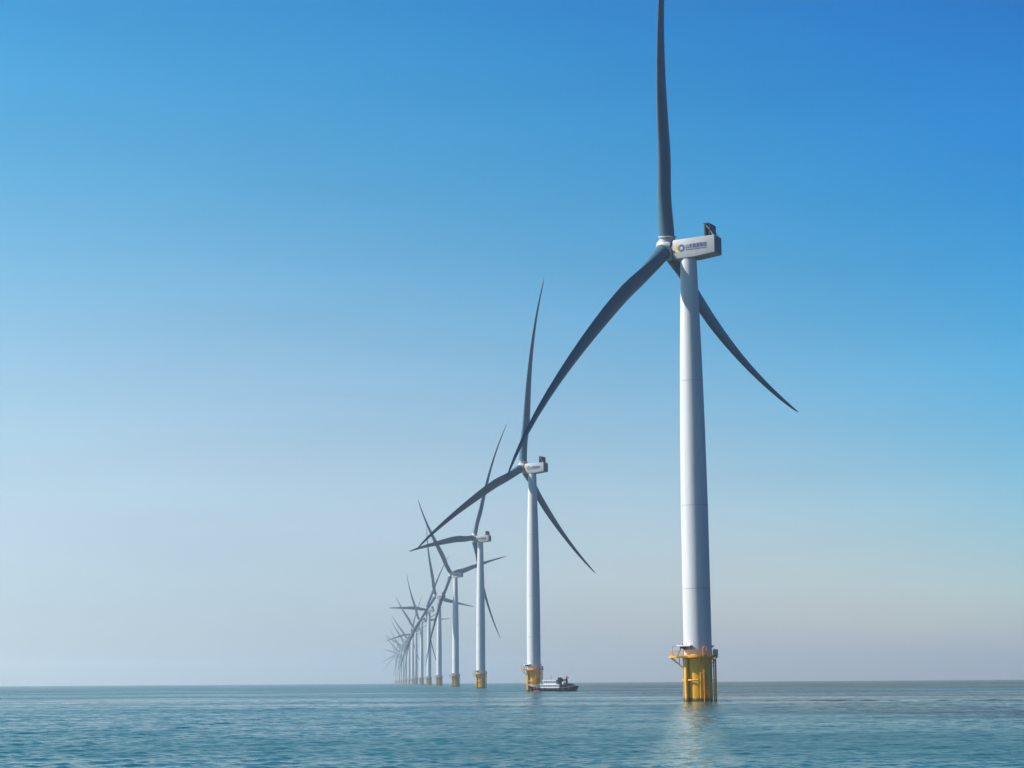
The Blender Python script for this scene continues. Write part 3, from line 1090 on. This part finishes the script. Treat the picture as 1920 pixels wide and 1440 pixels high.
    wn = link('winch_house', b.mesh('winch_house', M['teal'], sm=False, bevel=.06), root)
    b = MB()
    b.box(ux(1322), ux(1362), -1.2, .6, vz(868) + .003, vz(806))  # white box added in place of a bright gap between the gear
    link('white_gap_box', b.mesh('white_gap_box', M['white'], sm=False, bevel=.1), wn)
    b = MB()
    b.lathe([(.7, -.9), (.9, -.88), (.9, -.75), (.4, -.7), (.4, .7), (.9, .75), (.9, .88), (.7, .9)], 16,
            Matrix.Translation((ux(1585), 0, vz(945) + .45)) @ Matrix.Rotation(rad(90), 4, 'X'))
    link('winch', b.mesh('winch', M['dark']), root)
    # tarpaulin-covered gear on the foredeck and the pulpit rail
    b = MB()
    pr = [(625, 942), (640, 900), (672, 872), (735, 856), (775, 862), (775, 942)]
    b.prism([(ux(u), vz(v)) for u, v in pr], -1.4, 1.4, Matrix(((1, 0, 0, 0), (0, 0, 1, 0), (0, 1, 0, 0), (0, 0, 0, 1))))
    link('covered_gear', b.mesh('covered_gear', M['tarp'], bevel=.12), root)
    b = MB()
    for sgn in (-1, 1):
        b.path([(ux(430), sgn * .3, vz(880) + .35), (ux(480), sgn * 1.1, vz(898) + .35), (ux(560), sgn * 1.95, vz(916) + .35), (ux(625), sgn * 2.2, vz(925) + .35)], .05, 6)
        for u, y, v in ((432, .3, 882), (480, 1.1, 902), (520, 1.6, 910), (560, 1.95, 918), (625, 2.2, 928)):
            b.tube((ux(u), sgn * y, vz(v)), (ux(u), sgn * y, vz(v) + .38), .04, n=5)
    link('pulpit_rail', b.mesh('pulpit_rail', M['white']), root)
    # tyre fenders along the side
    for k, u in enumerate((620, 700, 850, 980, 1120, 1240, 1380, 1520)):
        bd = np.interp(u, [s[0] for s in st], [s[2] for s in st])
        v = np.interp(u, [s[0] for s in st], [s[1] for s in st])
        b = MB()
        ring = []
        cx, cz = ux(u), vz(v) - .55
        pts = [(cx + .32 * math.cos(t), -bd - .06, cz + .32 * math.sin(t)) for t in np.linspace(0, 2 * math.pi, 13)]
        b.path(pts, .12, 6)
        link('tyre_fender', b.mesh('tyre_fender', M['dark']), hull)
    # flag
    b = MB()
    b.tube((ux(1413), 0, vz(705)), (ux(1409), 0, vz(655)), .05, n=6)
    fp = link('flagstaff', b.mesh('flagstaff', M['dark']), root)
    b = MB()
    vs, fs = [], []
    nu, nv = 9, 5
    for i in range(nu):
        for j in range(nv):
            t, w = i / (nu - 1), j / (nv - 1)
            vs.append(Vector((ux(1411 + 56 * t), .18 * math.sin(t * 6.5 + w) * t, vz(668 + 50 * w + 12 * t * t))))
    fs = [(i * nv + j, i * nv + j + 1, (i + 1) * nv + j + 1, (i + 1) * nv + j) for i in range(nu - 1) for j in range(nv - 1)]
    b.faces(vs, fs)
    fl = b.mesh('flag', M['flag'], fix=False)
    o = link('flag', fl, fp)
    md = o.modifiers.new('thick', 'SOLIDIFY')
    md.thickness = 0.02
    return root


boat()

# ------------------------------------------------------------------ haze
HAZE_DENSITY = 1.5e-4
b = MB()
b.box(-16000, 16000, -16000, 16000, -45, 196)
hz, hn, hp = new_mat('haze_air')
hn.nodes.clear()
vol = hn.nodes.new('ShaderNodeVolumePrincipled')
vol.inputs['Color'].default_value = (0.975, 0.99, 0.99, 1)
vol.inputs['Density'].default_value = HAZE_DENSITY
vol.inputs['Anisotropy'].default_value = 0.6
ho = hn.nodes.new('ShaderNodeOutputMaterial')
hn.links.new(vol.outputs[0], ho.inputs['Volume'])
o = link('haze', b.mesh('haze', hz, sm=False))
tag(o, 'pale sea haze fading the far turbines', 'haze', kind='stuff')
